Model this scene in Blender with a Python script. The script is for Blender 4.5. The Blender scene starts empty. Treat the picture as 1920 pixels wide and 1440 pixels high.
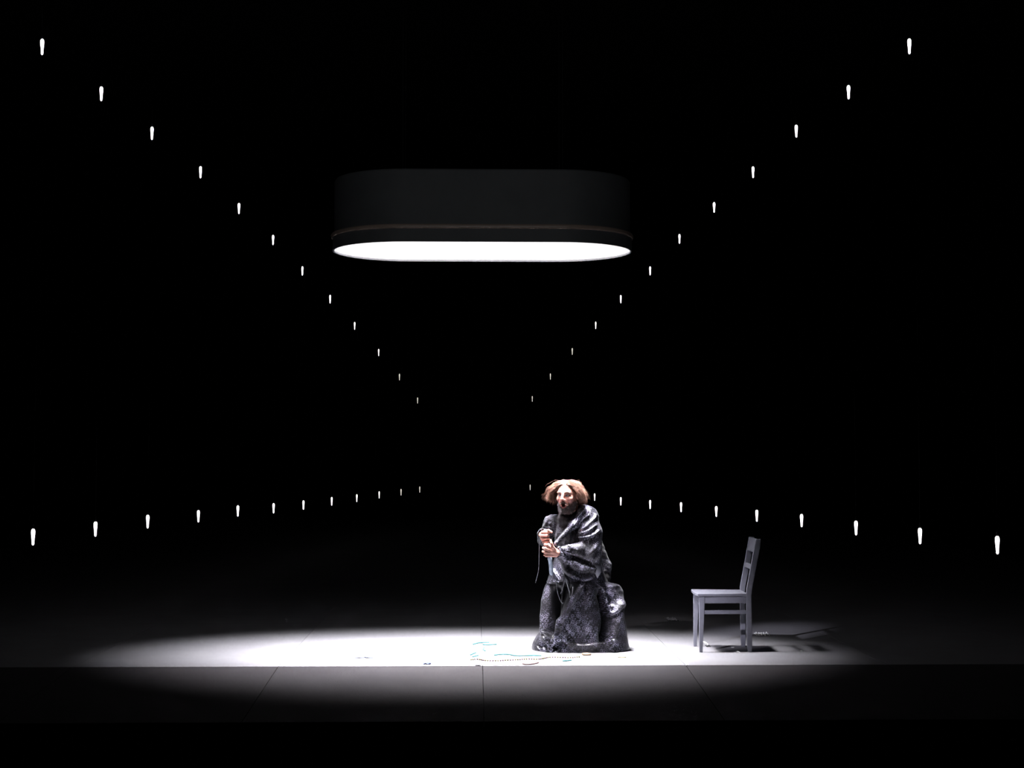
import bpy, math, random
import numpy as np
from mathutils import Vector, Matrix, Euler

# ------------------------------------------------------------------ camera, world, exposure
SC = bpy.context.scene
COL = SC.collection
F, CX, CY = 2880.0, 960.0, 720.0
CAM_H = 1.49
PITCH = math.atan(145 / F)
YAW = math.atan(69 / F)
cam_d = bpy.data.cameras.new('camera')
cam_d.sensor_width = 36
cam_d.lens = 36 * F / 1920
cam_d.clip_end = 200
cam = bpy.data.objects.new('camera', cam_d)
COL.objects.link(cam)
cam.location = (0, 0, CAM_H)
cam.rotation_euler = (math.pi / 2 + PITCH, 0, -YAW)
SC.camera = cam

world = bpy.data.worlds.new('world')
SC.world = world
world.use_nodes = True
world.node_tree.nodes['Background'].inputs[0].default_value = (0.9, 0.9, 1.0, 1)
world.node_tree.nodes['Background'].inputs[1].default_value = 0.0002

vs = SC.view_settings
vs.view_transform = 'Standard'
vs.look = 'None'
vs.exposure = 0.0
vs.gamma = 1.0
vs.use_curve_mapping = False


def spot_lamp(name, loc, target, watts, size_deg, blend, radius, color=(1, 1, 1)):
    d = bpy.data.lights.new(name, 'SPOT')
    d.energy = watts
    d.spot_size = math.radians(size_deg)
    d.spot_blend = blend
    d.shadow_soft_size = radius
    d.color = color
    o = bpy.data.objects.new(name, d)
    COL.objects.link(o)
    o.location = loc
    o.rotation_euler = (Vector(target) - Vector(loc)).to_track_quat('-Z', 'Y').to_euler()
    return o


POOL_W = 172.0        # the pool light inside the hanging fixture
# theatre follow spot high up over the auditorium, front left, on the singer
spot_lamp('follow_spot', (-3.2, 5.2, 5.6), (0.50, 12.15, 0.95), 380, 8.6, 0.6, 0.10, (1.0, 0.93, 0.96))
# unseen front-left spot, added to brighten the chair
spot_lamp('chair_fill', (-3.4, 4.8, 4.6), (1.62, 12.15, 0.52), 4000, 6.2, 1.0, 0.10, (0.88, 0.86, 1.0))
# added fill spot out of view, lifts the hanging lamp's dark housing
spot_lamp('housing_fill', (0.2, 2.0, 4.4), (-0.1, 12.0, 3.45), 170, 22, 0.9, 0.3, (0.95, 0.97, 1.0))

# ------------------------------------------------------------------ measuring helpers
RM = Euler(cam.rotation_euler).to_matrix()
CO = Vector((0, 0, CAM_H))


def ray(px, py):
    return RM @ Vector(((px - CX) / F, (CY - py) / F, -1.0))


def at(px, py, Y):
    """point of the place that stands at depth Y and was measured at (px, py)"""
    r = ray(px, py)
    return CO + r * (Y / r.y)


def on_floor(px, py, z=0.0):
    r = ray(px, py)
    return CO + r * ((z - CAM_H) / r.z)


RMn = np.array(RM)


def project(V):
    q = (V - np.array(CO)) @ RMn
    return CX + F * q[:, 0] / -q[:, 2], CY - F * q[:, 1] / -q[:, 2]


rnd = random.Random(7)
rng = np.random.default_rng(5)

# ------------------------------------------------------------------ object helpers


def tag(o, label=None, cat=None, group=None, kind=None):
    if label: o['label'] = label
    if cat: o['category'] = cat
    if group: o['group'] = group
    if kind: o['kind'] = kind
    return o


def empty(name, loc, rz=0.0):
    o = bpy.data.objects.new(name, None)
    o.empty_display_size = 0.1
    COL.objects.link(o)
    o.location = loc
    o.rotation_euler = (0, 0, rz)
    return o


def mesh_obj(name, verts, faces, mat, parent=None, smooth=True, attr=None, loc=None):
    me = bpy.data.meshes.new(name)
    verts = np.asarray(verts, dtype=np.float32)
    if isinstance(faces, np.ndarray):
        n, k = faces.shape
        me.vertices.add(len(verts))
        me.vertices.foreach_set('co', verts.ravel())
        me.loops.add(n * k)
        me.loops.foreach_set('vertex_index', faces.ravel().astype(np.int32))
        me.polygons.add(n)
        me.polygons.foreach_set('loop_start', np.arange(0, n * k, k, dtype=np.int32))
        me.update(calc_edges=True)
    else:
        me.from_pydata([tuple(v) for v in verts], [], faces)
    if attr:
        for an, (kind, data) in attr.items():
            a = me.attributes.new(an, kind, 'POINT')
            if kind == 'FLOAT_COLOR':
                d4 = np.ones((len(verts), 4), dtype=np.float32)
                d4[:, :3] = data
                a.data.foreach_set('color', d4.ravel())
            elif kind == 'FLOAT_VECTOR':
                a.data.foreach_set('vector', np.asarray(data, dtype=np.float32).ravel())
    me.validate()
    if smooth:
        me.polygons.foreach_set('use_smooth', np.ones(len(me.polygons), dtype=bool))
    for m in (mat if isinstance(mat, list) else [mat]):
        me.materials.append(m)
    o = bpy.data.objects.new(name, me)
    COL.objects.link(o)
    if parent: o.parent = parent
    if loc is not None: o.location = loc
    return o


def bevel(o, w, seg=2):
    m = o.modifiers.new('bevel', 'BEVEL')
    m.width = w
    m.segments = seg
    m.limit_method = 'ANGLE'
    return o


BOXF = [(0, 3, 2, 1), (4, 5, 6, 7), (0, 1, 5, 4), (1, 2, 6, 5), (2, 3, 7, 6), (3, 0, 4, 7)]


def box(x0, x1, y0, y1, z0, z1):
    return [(x0, y0, z0), (x1, y0, z0), (x1, y1, z0), (x0, y1, z0), (x0, y0, z1), (x1, y0, z1), (x1, y1, z1), (x0, y1, z1)]


def box_obj(name, b, mat, parent=None, bev=0.0):
    o = mesh_obj(name, box(*b), BOXF, mat, parent, smooth=False)
    if bev: bevel(o, bev)
    return o


def sweep(points, radii, seg=10, closed=False, cap=True):
    """tube along points with frames carried along"""
    P = [Vector(p) for p in points]
    n = len(P)
    if not hasattr(radii, '__len__'): radii = [radii] * n
    V, Fc = [], []
    prev = None
    for i in range(n):
        if closed: t = P[(i + 1) % n] - P[i - 1]
        else: t = P[min(i + 1, n - 1)] - P[max(i - 1, 0)]
        t.normalize()
        if prev is None:
            a = Vector((0, 0, 1)) if abs(t.z) < 0.9 else Vector((1, 0, 0))
            u = t.cross(a).normalized()
        else:
            u = (prev - t * prev.dot(t)).normalized()
        prev = u
        w = t.cross(u)
        for k in range(seg):
            an = 2 * math.pi * k / seg
            V.append(P[i] + (u * math.cos(an) + w * math.sin(an)) * radii[i])
    m = n if closed else n - 1
    for i in range(m):
        j = (i + 1) % n
        for k in range(seg):
            k2 = (k + 1) % seg
            Fc.append((i * seg + k, i * seg + k2, j * seg + k2, j * seg + k))
    if cap and not closed:
        Fc.append(tuple(range(seg))[::-1])
        Fc.append(tuple((n - 1) * seg + k for k in range(seg)))
    return V, Fc


def lathe(profile, seg=20):
    V, Fc = [], []
    for r, z in profile:
        for k in range(seg):
            a = 2 * math.pi * k / seg
            V.append((r * math.cos(a), r * math.sin(a), z))
    for i in range(len(profile) - 1):
        for k in range(seg):
            k2 = (k + 1) % seg
            Fc.append((i * seg + k, i * seg + k2, (i + 1) * seg + k2, (i + 1) * seg + k))
    Fc.append(tuple(range(seg))[::-1])
    Fc.append(tuple((len(profile) - 1) * seg + k for k in range(seg)))
    return V, Fc


def smooth_path(pts, n=24):
    """Catmull-Rom through pts"""
    P = [Vector(p) for p in pts]
    P = [P[0] * 2 - P[1]] + P + [P[-1] * 2 - P[-2]]
    out = []
    segs = len(P) - 3
    for i in range(n):
        t = i / (n - 1) * segs
        k = min(int(t), segs - 1)
        u = t - k
        a, b, c, d = P[k:k + 4]
        out.append(0.5 * ((2 * b) + (c - a) * u + (2 * a - 5 * b + 4 * c - d) * u * u + (-a + 3 * b - 3 * c + d) * u ** 3))
    return out


# ------------------------------------------------------------------ materials
class NT:
    def __init__(s, name):
        s.m = bpy.data.materials.new(name)
        s.m.use_nodes = True
        s.t = s.m.node_tree
        s.b = s.t.nodes['Principled BSDF']

    def n(s, kind, **kw):
        nd = s.t.nodes.new(kind)
        for k, v in kw.items(): setattr(nd, k, v)
        return nd

    def l(s, a, b): s.t.links.new(a, b)

    def setin(s, sock, v):
        if isinstance(v, bpy.types.NodeSocket): s.l(v, sock)
        else: sock.default_value = v

    def math(s, op, a, b=0.0, c=0.0, clamp=False):
        nd = s.n('ShaderNodeMath', operation=op, use_clamp=clamp)
        for i, v in enumerate((a, b, c)): s.setin(nd.inputs[i], v)
        return nd.outputs[0]

    def ramp(s, fac, stops):
        nd = s.n('ShaderNodeValToRGB')
        e = nd.color_ramp.elements
        while len(e) < len(stops): e.new(0.5)
        for el, (p, c) in zip(e, stops):
            el.position = p
            el.color = c if len(c) == 4 else (*c, 1)
        s.l(fac, nd.inputs[0])
        return nd.outputs[0]

    def noise(s, vec, scale, detail=3, rough=0.5):
        nd = s.n('ShaderNodeTexNoise')
        nd.inputs['Scale'].default_value = scale
        nd.inputs['Detail'].default_value = detail
        nd.inputs['Roughness'].default_value = rough
        if vec is not None: s.l(vec, nd.inputs['Vector'])
        return nd.outputs['Fac']

    def bump(s, h, strength, dist=0.01):
        nd = s.n('ShaderNodeBump')
        nd.inputs['Strength'].default_value = strength
        nd.inputs['Distance'].default_value = dist
        s.l(h, nd.inputs['Height'])
        s.l(nd.outputs[0], s.b.inputs['Normal'])

    def mix(s, fac, a, b):
        nd = s.n('ShaderNodeMix', data_type='RGBA')
        s.setin(nd.inputs[0], fac)
        s.setin(nd.inputs[6], a)
        s.setin(nd.inputs[7], b)
        return nd.outputs[2]

    def obj(s):
        return s.n('ShaderNodeTexCoord').outputs['Object']


def surface(name, c0, c1, rough=0.6, scale=8, bump=0.1, metal=0.0, spec=0.5, bscale=None):
    q = NT(name)
    co = q.obj()
    f = q.noise(co, scale, 5, 0.6)
    q.l(q.ramp(f, [(0.3, c0), (0.7, c1)]), q.b.inputs['Base Color'])
    q.b.inputs['Roughness'].default_value = rough
    q.b.inputs['Metallic'].default_value = metal
    q.b.inputs['Specular IOR Level'].default_value = spec
    if bump: q.bump(q.noise(co, bscale or scale * 6, 3), bump, 0.003)
    return q.m


def glow(name, color, strength, dim_below=False):
    q = NT(name)
    q.b.inputs['Base Color'].default_value = (0.9, 0.88, 0.9, 1)
    q.b.inputs['Roughness'].default_value = 0.3
    q.b.inputs['Emission Color'].default_value = (*color, 1)
    q.b.inputs['Emission Strength'].default_value = strength
    return q.m


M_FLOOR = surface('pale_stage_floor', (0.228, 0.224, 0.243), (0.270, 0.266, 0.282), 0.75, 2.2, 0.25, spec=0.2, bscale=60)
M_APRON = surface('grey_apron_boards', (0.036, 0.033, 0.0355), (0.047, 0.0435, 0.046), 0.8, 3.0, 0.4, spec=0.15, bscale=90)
M_DARKFLOOR = surface('black_stage_floor', (0.010, 0.010, 0.011), (0.016, 0.015, 0.016), 0.85, 3, 0.2, spec=0.1)
M_VELVET = surface('black_velvet', (0.004, 0.004, 0.004), (0.007, 0.007, 0.007), 0.95, 6, 0.2, spec=0.05)
M_FASCIA = surface('black_painted_board', (0.006, 0.006, 0.006), (0.010, 0.010, 0.010), 0.7, 6, 0.2, spec=0.15)
M_LAMPBODY = surface("dark_grey_lamp_enamel", (0.10, 0.105, 0.11), (0.12, 0.125, 0.13), 0.6, 4, 0.05, spec=0.3)
M_LAMPRIM = surface('brown_grey_lamp_trim', (0.36, 0.27, 0.22), (0.44, 0.33, 0.28), 0.4, 12, 0.05, spec=0.5)
M_LAMPWHITE = surface('white_lamp_reflector', (0.8, 0.79, 0.82), (0.84, 0.83, 0.86), 0.5, 4, 0)
M_DIFF = glow('lit_diffuser', (1.0, 0.99, 1.0), 0.96)
M_BULB = glow('lit_bulb_glass', (1.0, 0.93, 0.98), 2.6)
M_BULBMID = glow('lit_bulb_glass_weaker', (1.0, 0.95, 0.92), 1.5)
M_BULBDIM = glow('dimmed_bulb_glass', (1.0, 0.97, 0.85), 0.75)
M_CABLE = surface('black_cable', (0.012, 0.012, 0.012), (0.02, 0.02, 0.02), 0.6, 40, 0)
M_CHAIR = surface('grey_lavender_painted_wood', (0.180, 0.182, 0.218), (0.202, 0.204, 0.243), 0.5, 14, 0.08, spec=0.35)

# ------------------------------------------------------------------ structure
Y_FOLD = on_floor(905, 1248.5).y
SLOPE = 0.061
Y_EDGE = 9.54
Z_EDGE = -SLOPE * (Y_FOLD - Y_EDGE)
Y_PALE = 17.2
Y_BACK = 42.0
XW = 8.5
PW = 1.486
X_SEAM = on_floor(905, 1250).x

floor = empty('floor', (0, Y_FOLD, 0))
tag(floor, kind='structure')
sub = mesh_obj('subfloor', box(-XW, XW, 0, Y_BACK - Y_FOLD, -0.30, -0.035), BOXF, M_FASCIA, floor, False)
G = 0.0012
kmin, kmax = -5, 4
pale_me = None
for k in range(kmin, kmax + 1):
    x0, x1 = X_SEAM + k * PW + G, X_SEAM + (k + 1) * PW - G
    # pale panels of the acting area
    for (ya, yb) in ((0.0, 2.98), (2.98, Y_PALE - Y_FOLD)):
        v = box(-(x1 - x0) / 2, (x1 - x0) / 2, ya + G, yb - G, -0.034, 0.0)
        o = mesh_obj('floor_panel', v, BOXF, M_FLOOR, floor, False)
        o.location = ((x0 + x1) / 2, 0, 0)
    # sloping apron panels in front of the fold
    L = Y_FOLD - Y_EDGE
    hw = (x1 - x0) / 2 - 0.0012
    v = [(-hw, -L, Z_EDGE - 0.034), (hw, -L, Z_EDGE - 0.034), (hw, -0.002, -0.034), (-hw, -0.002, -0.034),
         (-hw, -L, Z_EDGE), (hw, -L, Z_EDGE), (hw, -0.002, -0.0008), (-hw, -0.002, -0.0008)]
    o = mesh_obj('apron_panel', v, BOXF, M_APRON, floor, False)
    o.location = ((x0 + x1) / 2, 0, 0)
o = mesh_obj('back_floor_cloth', box(-XW, XW, Y_PALE - Y_FOLD, Y_BACK - Y_FOLD, -0.034, 0.0), BOXF, M_FLOOR, floor, False)
# apron bearer under the panels
v = [(-XW, -(Y_FOLD - Y_EDGE) + 0.02, Z_EDGE - 0.2), (XW, -(Y_FOLD - Y_EDGE) + 0.02, Z_EDGE - 0.2), (XW, -0.002, -0.3), (-XW, -0.002, -0.3),
     (-XW, -(Y_FOLD - Y_EDGE) + 0.02, Z_EDGE - 0.036), (XW, -(Y_FOLD - Y_EDGE) + 0.02, Z_EDGE - 0.036), (XW, -0.002, -0.036), (-XW, -0.002, -0.036)]
mesh_obj('apron_bearer', v, BOXF, M_FASCIA, floor, False)

PIT = -1.25
wf = mesh_obj('wall_front', box(-XW, XW, Y_EDGE + 0.01, Y_EDGE + 0.06, PIT, Z_EDGE - 0.04), BOXF, M_FASCIA, None, False)
tag(wf, kind='structure')
t1 = box_obj('trim_1', (-XW, XW, Y_EDGE - 0.012, Y_EDGE + 0.01, Z_EDGE - 0.15, Z_EDGE - 0.12), M_FASCIA, None, 0.003)
tag(t1, kind='structure')
pf = mesh_obj('floor_pit', box(-XW, XW, -3.0, Y_EDGE + 0.01, PIT - 0.05, PIT), BOXF, M_VELVET, None, False)
tag(pf, kind='structure')
Z_CEIL = 7.2
for nm, b in (('wall_left', (-XW - 0.1, -XW, -3, Y_BACK, PIT, Z_CEIL)), ('wall_right', (XW, XW + 0.1, -3, Y_BACK, PIT, Z_CEIL)),
              ('wall_back', (-XW - 0.1, XW + 0.1, Y_BACK, Y_BACK + 0.1, PIT, Z_CEIL)), ('ceiling', (-XW - 0.1, XW + 0.1, -3, Y_BACK + 0.1, Z_CEIL, Z_CEIL + 0.1))):
    o = mesh_obj(nm, box(*b), BOXF, M_VELVET, None, False)
    tag(o, kind='structure')

# ------------------------------------------------------------------ the big hanging lamp
LY = 12.07
LW0, LW1 = at(624, 473, LY), at(1184, 473, LY)
LC = (LW0 + LW1) / 2
LZ = LC.z
LHALF = (LW1.x - LW0.x) / 2
LR = 0.59


def stadium(half, r, n=22):
    a = half - r
    out = []
    for i in range(n + 1):
        t = -math.pi / 2 + math.pi * i / n
        out.append((a + r * math.cos(t), r * math.sin(t)))
    for i in range(n + 1):
        t = math.pi / 2 + math.pi * i / n
        out.append((-a + r * math.cos(t), r * math.sin(t)))
    return out


def stadium_loft(levels, close_first=False, close_last=False):
    V, Fc = [], []
    n = None
    for off, z in levels:
        ring = stadium(LHALF + off, LR + off)
        n = len(ring)
        V += [(x, y, z) for x, y in ring]
    for i in range(len(levels) - 1):
        for k in range(n):
            k2 = (k + 1) % n
            Fc.append((i * n + k, i * n + k2, (i + 1) * n + k2, (i + 1) * n + k))
    if close_first: Fc.append(tuple(range(n))[::-1])
    if close_last: Fc.append(tuple((len(levels) - 1) * n + k for k in range(n)))
    return V, Fc


lamp = empty('pendant_lamp', (LC.x, LY, LZ))
tag(lamp, 'large stadium-shaped dark grey hanging lamp with glowing white underside above the stage', 'lamp')


def edge_split(o, ang=35):
    o.data.set_sharp_from_angle(angle=math.radians(ang))
    return o


v, f = stadium_loft([(-0.012, 0.135), (-0.012, 0.545), (-0.02, 0.555)], False, True)
edge_split(mesh_obj('housing', v, f, M_LAMPBODY, lamp))
v, f = stadium_loft([(-0.012, 0.096), (0.010, 0.100), (0.013, 0.108), (0.013, 0.122), (0.008, 0.130), (-0.014, 0.136)])
o = edge_split(mesh_obj('trim_ring', v, f, M_LAMPRIM, lamp), 50)
tag(o, 'thin brownish trim band around the housing')
v, f = stadium_loft([(-0.012, 0.03), (-0.012, 0.0), (0.0, 0.0), (0.0, 0.099), (-0.012, 0.099)])
edge_split(mesh_obj('skirt', v, f, M_LAMPBODY, lamp))
v, f = stadium_loft([(-0.0125, 0.002), (-0.0125, 0.03)])
mesh_obj('reflector', v, f, M_LAMPWHITE, lamp)
v, f = stadium_loft([(-0.013, 0.026), (-0.013, 0.016)], False, True)
o = mesh_obj('diffuser', v, f, M_DIFF, lamp, smooth=False)
tag(o, 'glowing white diffuser')
for sx in (-0.62, 0.62):
    for sy in (-0.25, 0.25):
        v, f = sweep([(sx, sy, 0.55), (sx, sy, Z_CEIL - LZ)], 0.003, 6)
        mesh_obj('suspension_cable', v, f, M_CABLE, lamp)
def pool(x, w, d, watts, tilt, spread):
    ld = bpy.data.lights.new('pool_light', 'AREA')
    ld.shape = 'RECTANGLE'
    ld.size, ld.size_y = w, d
    ld.energy = watts
    ld.spread = math.radians(spread)
    ld.color = (0.97, 0.96, 1.0)
    lo = bpy.data.objects.new('pool_light', ld)
    COL.objects.link(lo)
    lo.parent = lamp
    lo.location = (x, -0.05, 0.010)
    lo.rotation_euler = (0, -math.radians(tilt), 0)


pool(-0.10, 1.9, 0.50, POOL_W, 0, 61)
pool(-0.75, 0.50, 0.50, POOL_W * 0.26, -13, 50)
pool(0.75, 0.50, 0.50, POOL_W * 0.27, 11, 50)

# ------------------------------------------------------------------ rows of hanging bulbs
UL = [(79, 88), (190, 176), (285, 250), (376, 323), (448, 391), (512, 450), (567, 508), (619, 561), (665, 611), (710, 661), (749, 707), (783, 751)]
LL = [(62, 1007), (179, 992), (277, 978), (372, 968), (446, 958), (513, 953), (569, 947), (622, 940), (669, 934), (711, 928), (752, 923), (787, 918)]
UR = [(1705, 87), (1591, 173), (1493, 246), (1412, 323), (1339, 389), (1274, 448), (1219, 508), (1164, 561), (1117, 610), (1073, 659), (1032, 706), (998, 748)]
LRr = [(1870, 1022), (1725, 1005), (1605, 990), (1503, 976), (1419, 967), (1343, 959), (1277, 951), (1219, 946), (1164, 940), (1115, 932), (994, 914)]


def depth_left(x): return 14.0 * 142 / (142 - 0.1241 * (x - 62))


def depth_right(x): return 14.0 * 142 / (140 - 0.1255 * (1725 - x))


BH = 0.150
prof = [(0.0035, -BH / 2), (0.0078, -BH / 2 + 0.003), (0.0112, -BH / 2 + 0.012), (0.0125, -0.03), (0.0150, 0.0), (0.0178, 0.028),
        (0.0185, 0.045), (0.0175, 0.060), (0.013, 0.070), (0.007, BH / 2)]
bv, bf = lathe(prof, 18)
bme = mesh_obj('glass', bv, bf, M_BULB)
BULB_ME = {}
BULB_ME['full'] = bme.data
for key, mt in (('mid', M_BULBMID), ('dim', M_BULBDIM)):
    c = bme.data.copy()
    c.materials.clear()
    c.materials.append(mt)
    BULB_ME[key] = c
bpy.data.objects.remove(bme)
sv, sf = lathe([(0.006, BH / 2 - 0.002), (0.009, BH / 2), (0.010, BH / 2 + 0.03), (0.007, BH / 2 + 0.036), (0.003, BH / 2 + 0.045)], 12)
tmp = mesh_obj('socket', sv, sf, M_CABLE)
SOCK_ME = tmp.data
bpy.data.objects.remove(tmp)
cv, cf = sweep([(0, 0, 0), (0, 0, 1)], 0.0016, 5)
tmp = mesh_obj('cable', cv, cf, M_CABLE)
CAB_ME = tmp.data
bpy.data.objects.remove(tmp)

ORD = ['outermost', 'second', 'third', 'fourth', 'fifth', 'sixth', 'seventh', 'eighth', 'ninth', 'tenth', 'eleventh', 'innermost']


def hang_bulb(px, py, Y, key, label, group, wide):
    p = at(px, py, Y)
    root = empty('hanging_bulb', p)
    tag(root, label, 'bulb', group)
    g = bpy.data.objects.new('glass', BULB_ME[key])
    g.scale = (wide, wide, 1)
    s = bpy.data.objects.new('socket', SOCK_ME)
    s.scale = (wide, wide, 1)
    c = bpy.data.objects.new('cable', CAB_ME)
    c.location = (0, 0, BH / 2 + 0.04)
    c.scale = (1, 1, Z_CEIL - p.z - BH / 2 - 0.04)
    for o in (g, s, c):
        COL.objects.link(o)
        o.parent = root


def row(pts, depth, where, group):
    n = len(pts)
    for i, (px, py) in enumerate(pts):
        Y = depth(px)
        key = 'full'
        if Y > 33: key = 'dim'
        elif Y > 29: key = 'mid'
        wide = 1.0 if Y < 18 else max(0.62, 1.0 - (Y - 18) * 0.018)
        if i == n - 1: lab = f'innermost and faintest hanging bulb of the {where} row, nearest the middle'
        elif i == 0: lab = f'outermost and largest glowing hanging bulb of the {where} row'
        else: lab = f'glowing hanging bulb, {ORD[i]} from the outer end of the {where} row'
        lower = where.startswith('lower')
        hang_bulb(px, py, Y + (0.03 if lower else 0.0), key, lab, group, wide)


row(UL, depth_left, 'upper left', 'bulbs of the upper left row')
row(LL, depth_left, 'lower left', 'bulbs of the lower left row')
row(UR, depth_right, 'upper right', 'bulbs of the upper right row')
row(LRr, depth_right, 'lower right', 'bulbs of the lower right row')

# ------------------------------------------------------------------ the chair
def wp(px, py, Y):
    return at(px, py, Y)


CHY = 12.19                                   # depth of the chair's middle
ch_o = on_floor(1353, 1217.5)
chair = empty('wooden_chair', (ch_o.x, ch_o.y, 0), -YAW)
tag(chair, 'grey painted wooden slat-back chair seen from the side, right of the singer', 'chair')
INV = (Matrix.Translation((ch_o.x, ch_o.y, 0)) @ Matrix.Rotation(-YAW, 4, 'Z')).inverted()


def cl(px, py, dy):
    """measured point to the chair's own frame (dy: towards the back of the stage)"""
    q = INV @ at(px, py, ch_o.y + dy)
    return q


WF, WR = 0.20, 0.178                          # half widths at front legs and rear legs
XF = cl(1314.5, 1200, -WF).x
XR = cl(1405.5, 1200, -WR).x


def post(name, sect, parent, bev=0.004):
    """sect: list of (x0,x1,y0,y1,z) cross sections from the foot up"""
    V, Fc = [], []
    for x0, x1, y0, y1, z in sect:
        V += [(x0, y0, z), (x1, y0, z), (x1, y1, z), (x0, y1, z)]
    for i in range(len(sect) - 1):
        for k in range(4):
            k2 = (k + 1) % 4
            Fc.append((i * 4 + k, i * 4 + k2, i * 4 + 4 + k2, i * 4 + 4 + k))
    Fc.append((3, 2, 1, 0))
    n = (len(sect) - 1) * 4
    Fc.append((n, n + 1, n + 2, n + 3))
    o = mesh_obj(name, V, Fc, M_CHAIR, parent, False)
    bevel(o, bev)
    return o


zs = cl(1350, 1113, -0.2).z                   # seat top, near edge
SEAT_T = 0.020
ztop = cl(1425, 1010.5, -WR).z
xtop = cl(1422, 1010, -WR).x
for s in (-1, 1):
    # front leg: straight front edge, rear edge tapers to the foot
    yo = s * WF
    yi = s * (WF - 0.030)
    ya, yb = sorted((yo, yi))
    yf = sorted((yo, s * (WF - 0.020)))
    post('leg', [(XF - 0.012, XF + 0.013, yf[0], yf[1], 0.0), (XF - 0.013, XF + 0.014, yf[0], yf[1], 0.03),
                 (XF - 0.013, XF + 0.031, ya, yb, zs - 0.09), (XF - 0.013, XF + 0.031, ya, yb, zs - SEAT_T - 0.001)], chair)
    # rear leg rising into the back post
    yo, yi = s * WR, s * (WR - 0.024)
    ya, yb = sorted((yo, yi))
    h = 0.021
    post('leg', [(XR - 0.014, XR + 0.016, ya, yb, 0.0), (XR - 0.020, XR + 0.020, ya, yb, 0.06), (XR - 0.024, XR + 0.018, ya, yb, 0.28),
                 (XR - 0.024, XR + 0.016, ya, yb, zs - 0.02), (XR - 0.022, XR + 0.022, ya, yb, zs + 0.03), (xtop - 0.033, xtop + 0.014, ya, yb, ztop - 0.06), (xtop - 0.022, xtop + 0.018, ya, yb, ztop)], chair)
    # side rail and side stretcher
    yf0, yr0 = s * (WF - 0.006), s * (WR - 0.003)
    for nm, z0, z1, th in (('side_rail', zs - 0.077, zs - 0.028, 0.018), ('stretcher', cl(1350, 1152, -0.2).z, cl(1350, 1144.5, -0.2).z, 0.016))[:2 if s < 0 else 1]:
        xa, xb = XF + 0.024, XR - 0.018
        V = []
        for z in (z0, z1):
            V += [(xa, yf0 - s * th, z), (xb, yr0 - s * th, z), (xb, yr0, z), (xa, yf0, z)]
        Fq = BOXF
        o = mesh_obj(nm, V, Fq, M_CHAIR, chair, False)
        bevel(o, 0.002)
# front and back rails
box_obj('front_rail', (XF - 0.004, XF + 0.014, -WF + 0.03, WF - 0.03, zs - 0.077, zs - 0.028), M_CHAIR, chair, 0.002)
box_obj('back_rail', (XR - 0.012, XR + 0.006, -WR + 0.024, WR - 0.024, zs - 0.077, zs - 0.028), M_CHAIR, chair, 0.002)
# seat: tapered board with a bowed front edge and slightly dished top
V, Fc = [], []
xa, xb = cl(1300, 1108, 0).x, XR - 0.016
NU, NV = 14, 12
for top in (1, 0):
    for i in range(NU + 1):
        u = i / NU
        for j in range(NV + 1):
            w = j / NV * 2 - 1
            xf = xa + 0.006 * w ** 6 + 0.004 * w * w
            x = xf + (xb - xf) * u
            half = (WF + 0.018) * (1 - u) + (WR - 0.002) * u
            z = zs - (0.006 * (1 - w * w) * math.sin(math.pi * min(1, u * 1.05)) if top else SEAT_T + 0.001)
            V.append((x, half * w, z))
S = (NU + 1) * (NV + 1)
for i in range(NU):
    for j in range(NV):
        a = i * (NV + 1) + j
        b = a + NV + 1
        Fc.append((a, b, b + 1, a + 1))
        Fc.append((S + a, S + a + 1, S + b + 1, S + b))
for i in range(NU):
    a = i * (NV + 1); b = a + NV + 1
    Fc.append((a, S + a, S + b, b))
    a += NV; b += NV
    Fc.append((a, b, S + b, S + a))
for j in range(NV):
    Fc.append((j, j + 1, S + j + 1, S + j))
    a = NU * (NV + 1) + j
    Fc.append((a, S + a, S + a + 1, a + 1))
o = mesh_obj('seat', V, Fc, M_CHAIR, chair, False)
bevel(o, 0.004)


# back slats, gently curved between the posts
def back_slat(name, py0, py1, dx):
    z1, z0 = cl(1420, py0, 0).z, cl(1420, py1, 0).z
    V, Fc = [], []
    n = 10
    for i in range(n + 1):
        w = i / n * 2 - 1
        y = w * (WR - 0.022)
        for z in (z0, z1):
            t = (z - zs) / (ztop - zs)
            xc = (XR - 0.003) + (xtop - 0.004 - XR) * t + 0.008 * (1 - w * w)
            V += [(xc - 0.009 + dx, y, z), (xc + 0.009 + dx, y, z)]
    for i in range(n):
        a, b = i * 4, i * 4 + 4
        Fc += [(a, b, b + 2, a + 2), (a + 1, a + 3, b + 3, b + 1), (a + 2, b + 2, b + 3, a + 3), (a, a + 1, b + 1, b)]
    Fc += [(0, 2, 3, 1), (n * 4, n * 4 + 1, n * 4 + 3, n * 4 + 2)]
    o = mesh_obj(name, V, Fc, M_CHAIR, chair, False)
    bevel(o, 0.003)


back_slat('top_slat', 1009, 1034, -0.004)
back_slat('middle_slat', 1057, 1066, -0.004)

# ================================================================== THE SINGER
YC = 12.27
po = at(1086, 1215, YC)
person = empty('person', (po.x, YC, 0))
tag(person, 'hunched bearded person with tousled ginger hair in a black silver-patterned robe, singing', 'person')
PO = Vector((po.x, YC, 0))


def P(px, py, dy=0.0):
    return np.array(at(px, py, YC + dy) - PO)


# ------------------------------------------------------------------ distance-field modelling
def cone(p, a, b, r1, r2=None):
    if r2 is None: r2 = r1
    a = np.asarray(a); b = np.asarray(b)
    ab = b - a
    t = np.clip(((p - a) @ ab) / max(1e-9, ab @ ab), 0, 1)
    return np.linalg.norm(p - a - t[:, None] * ab, axis=1) - (r1 + (r2 - r1) * t)


def ell(p, c, r, R=None):
    q = p - np.asarray(c)
    if R is not None: q = q @ R
    r = np.asarray(r)
    k0 = np.linalg.norm(q / r, axis=1)
    k1 = np.linalg.norm(q / (r * r), axis=1) + 1e-9
    return k0 * (k0 - 1) / k1


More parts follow.
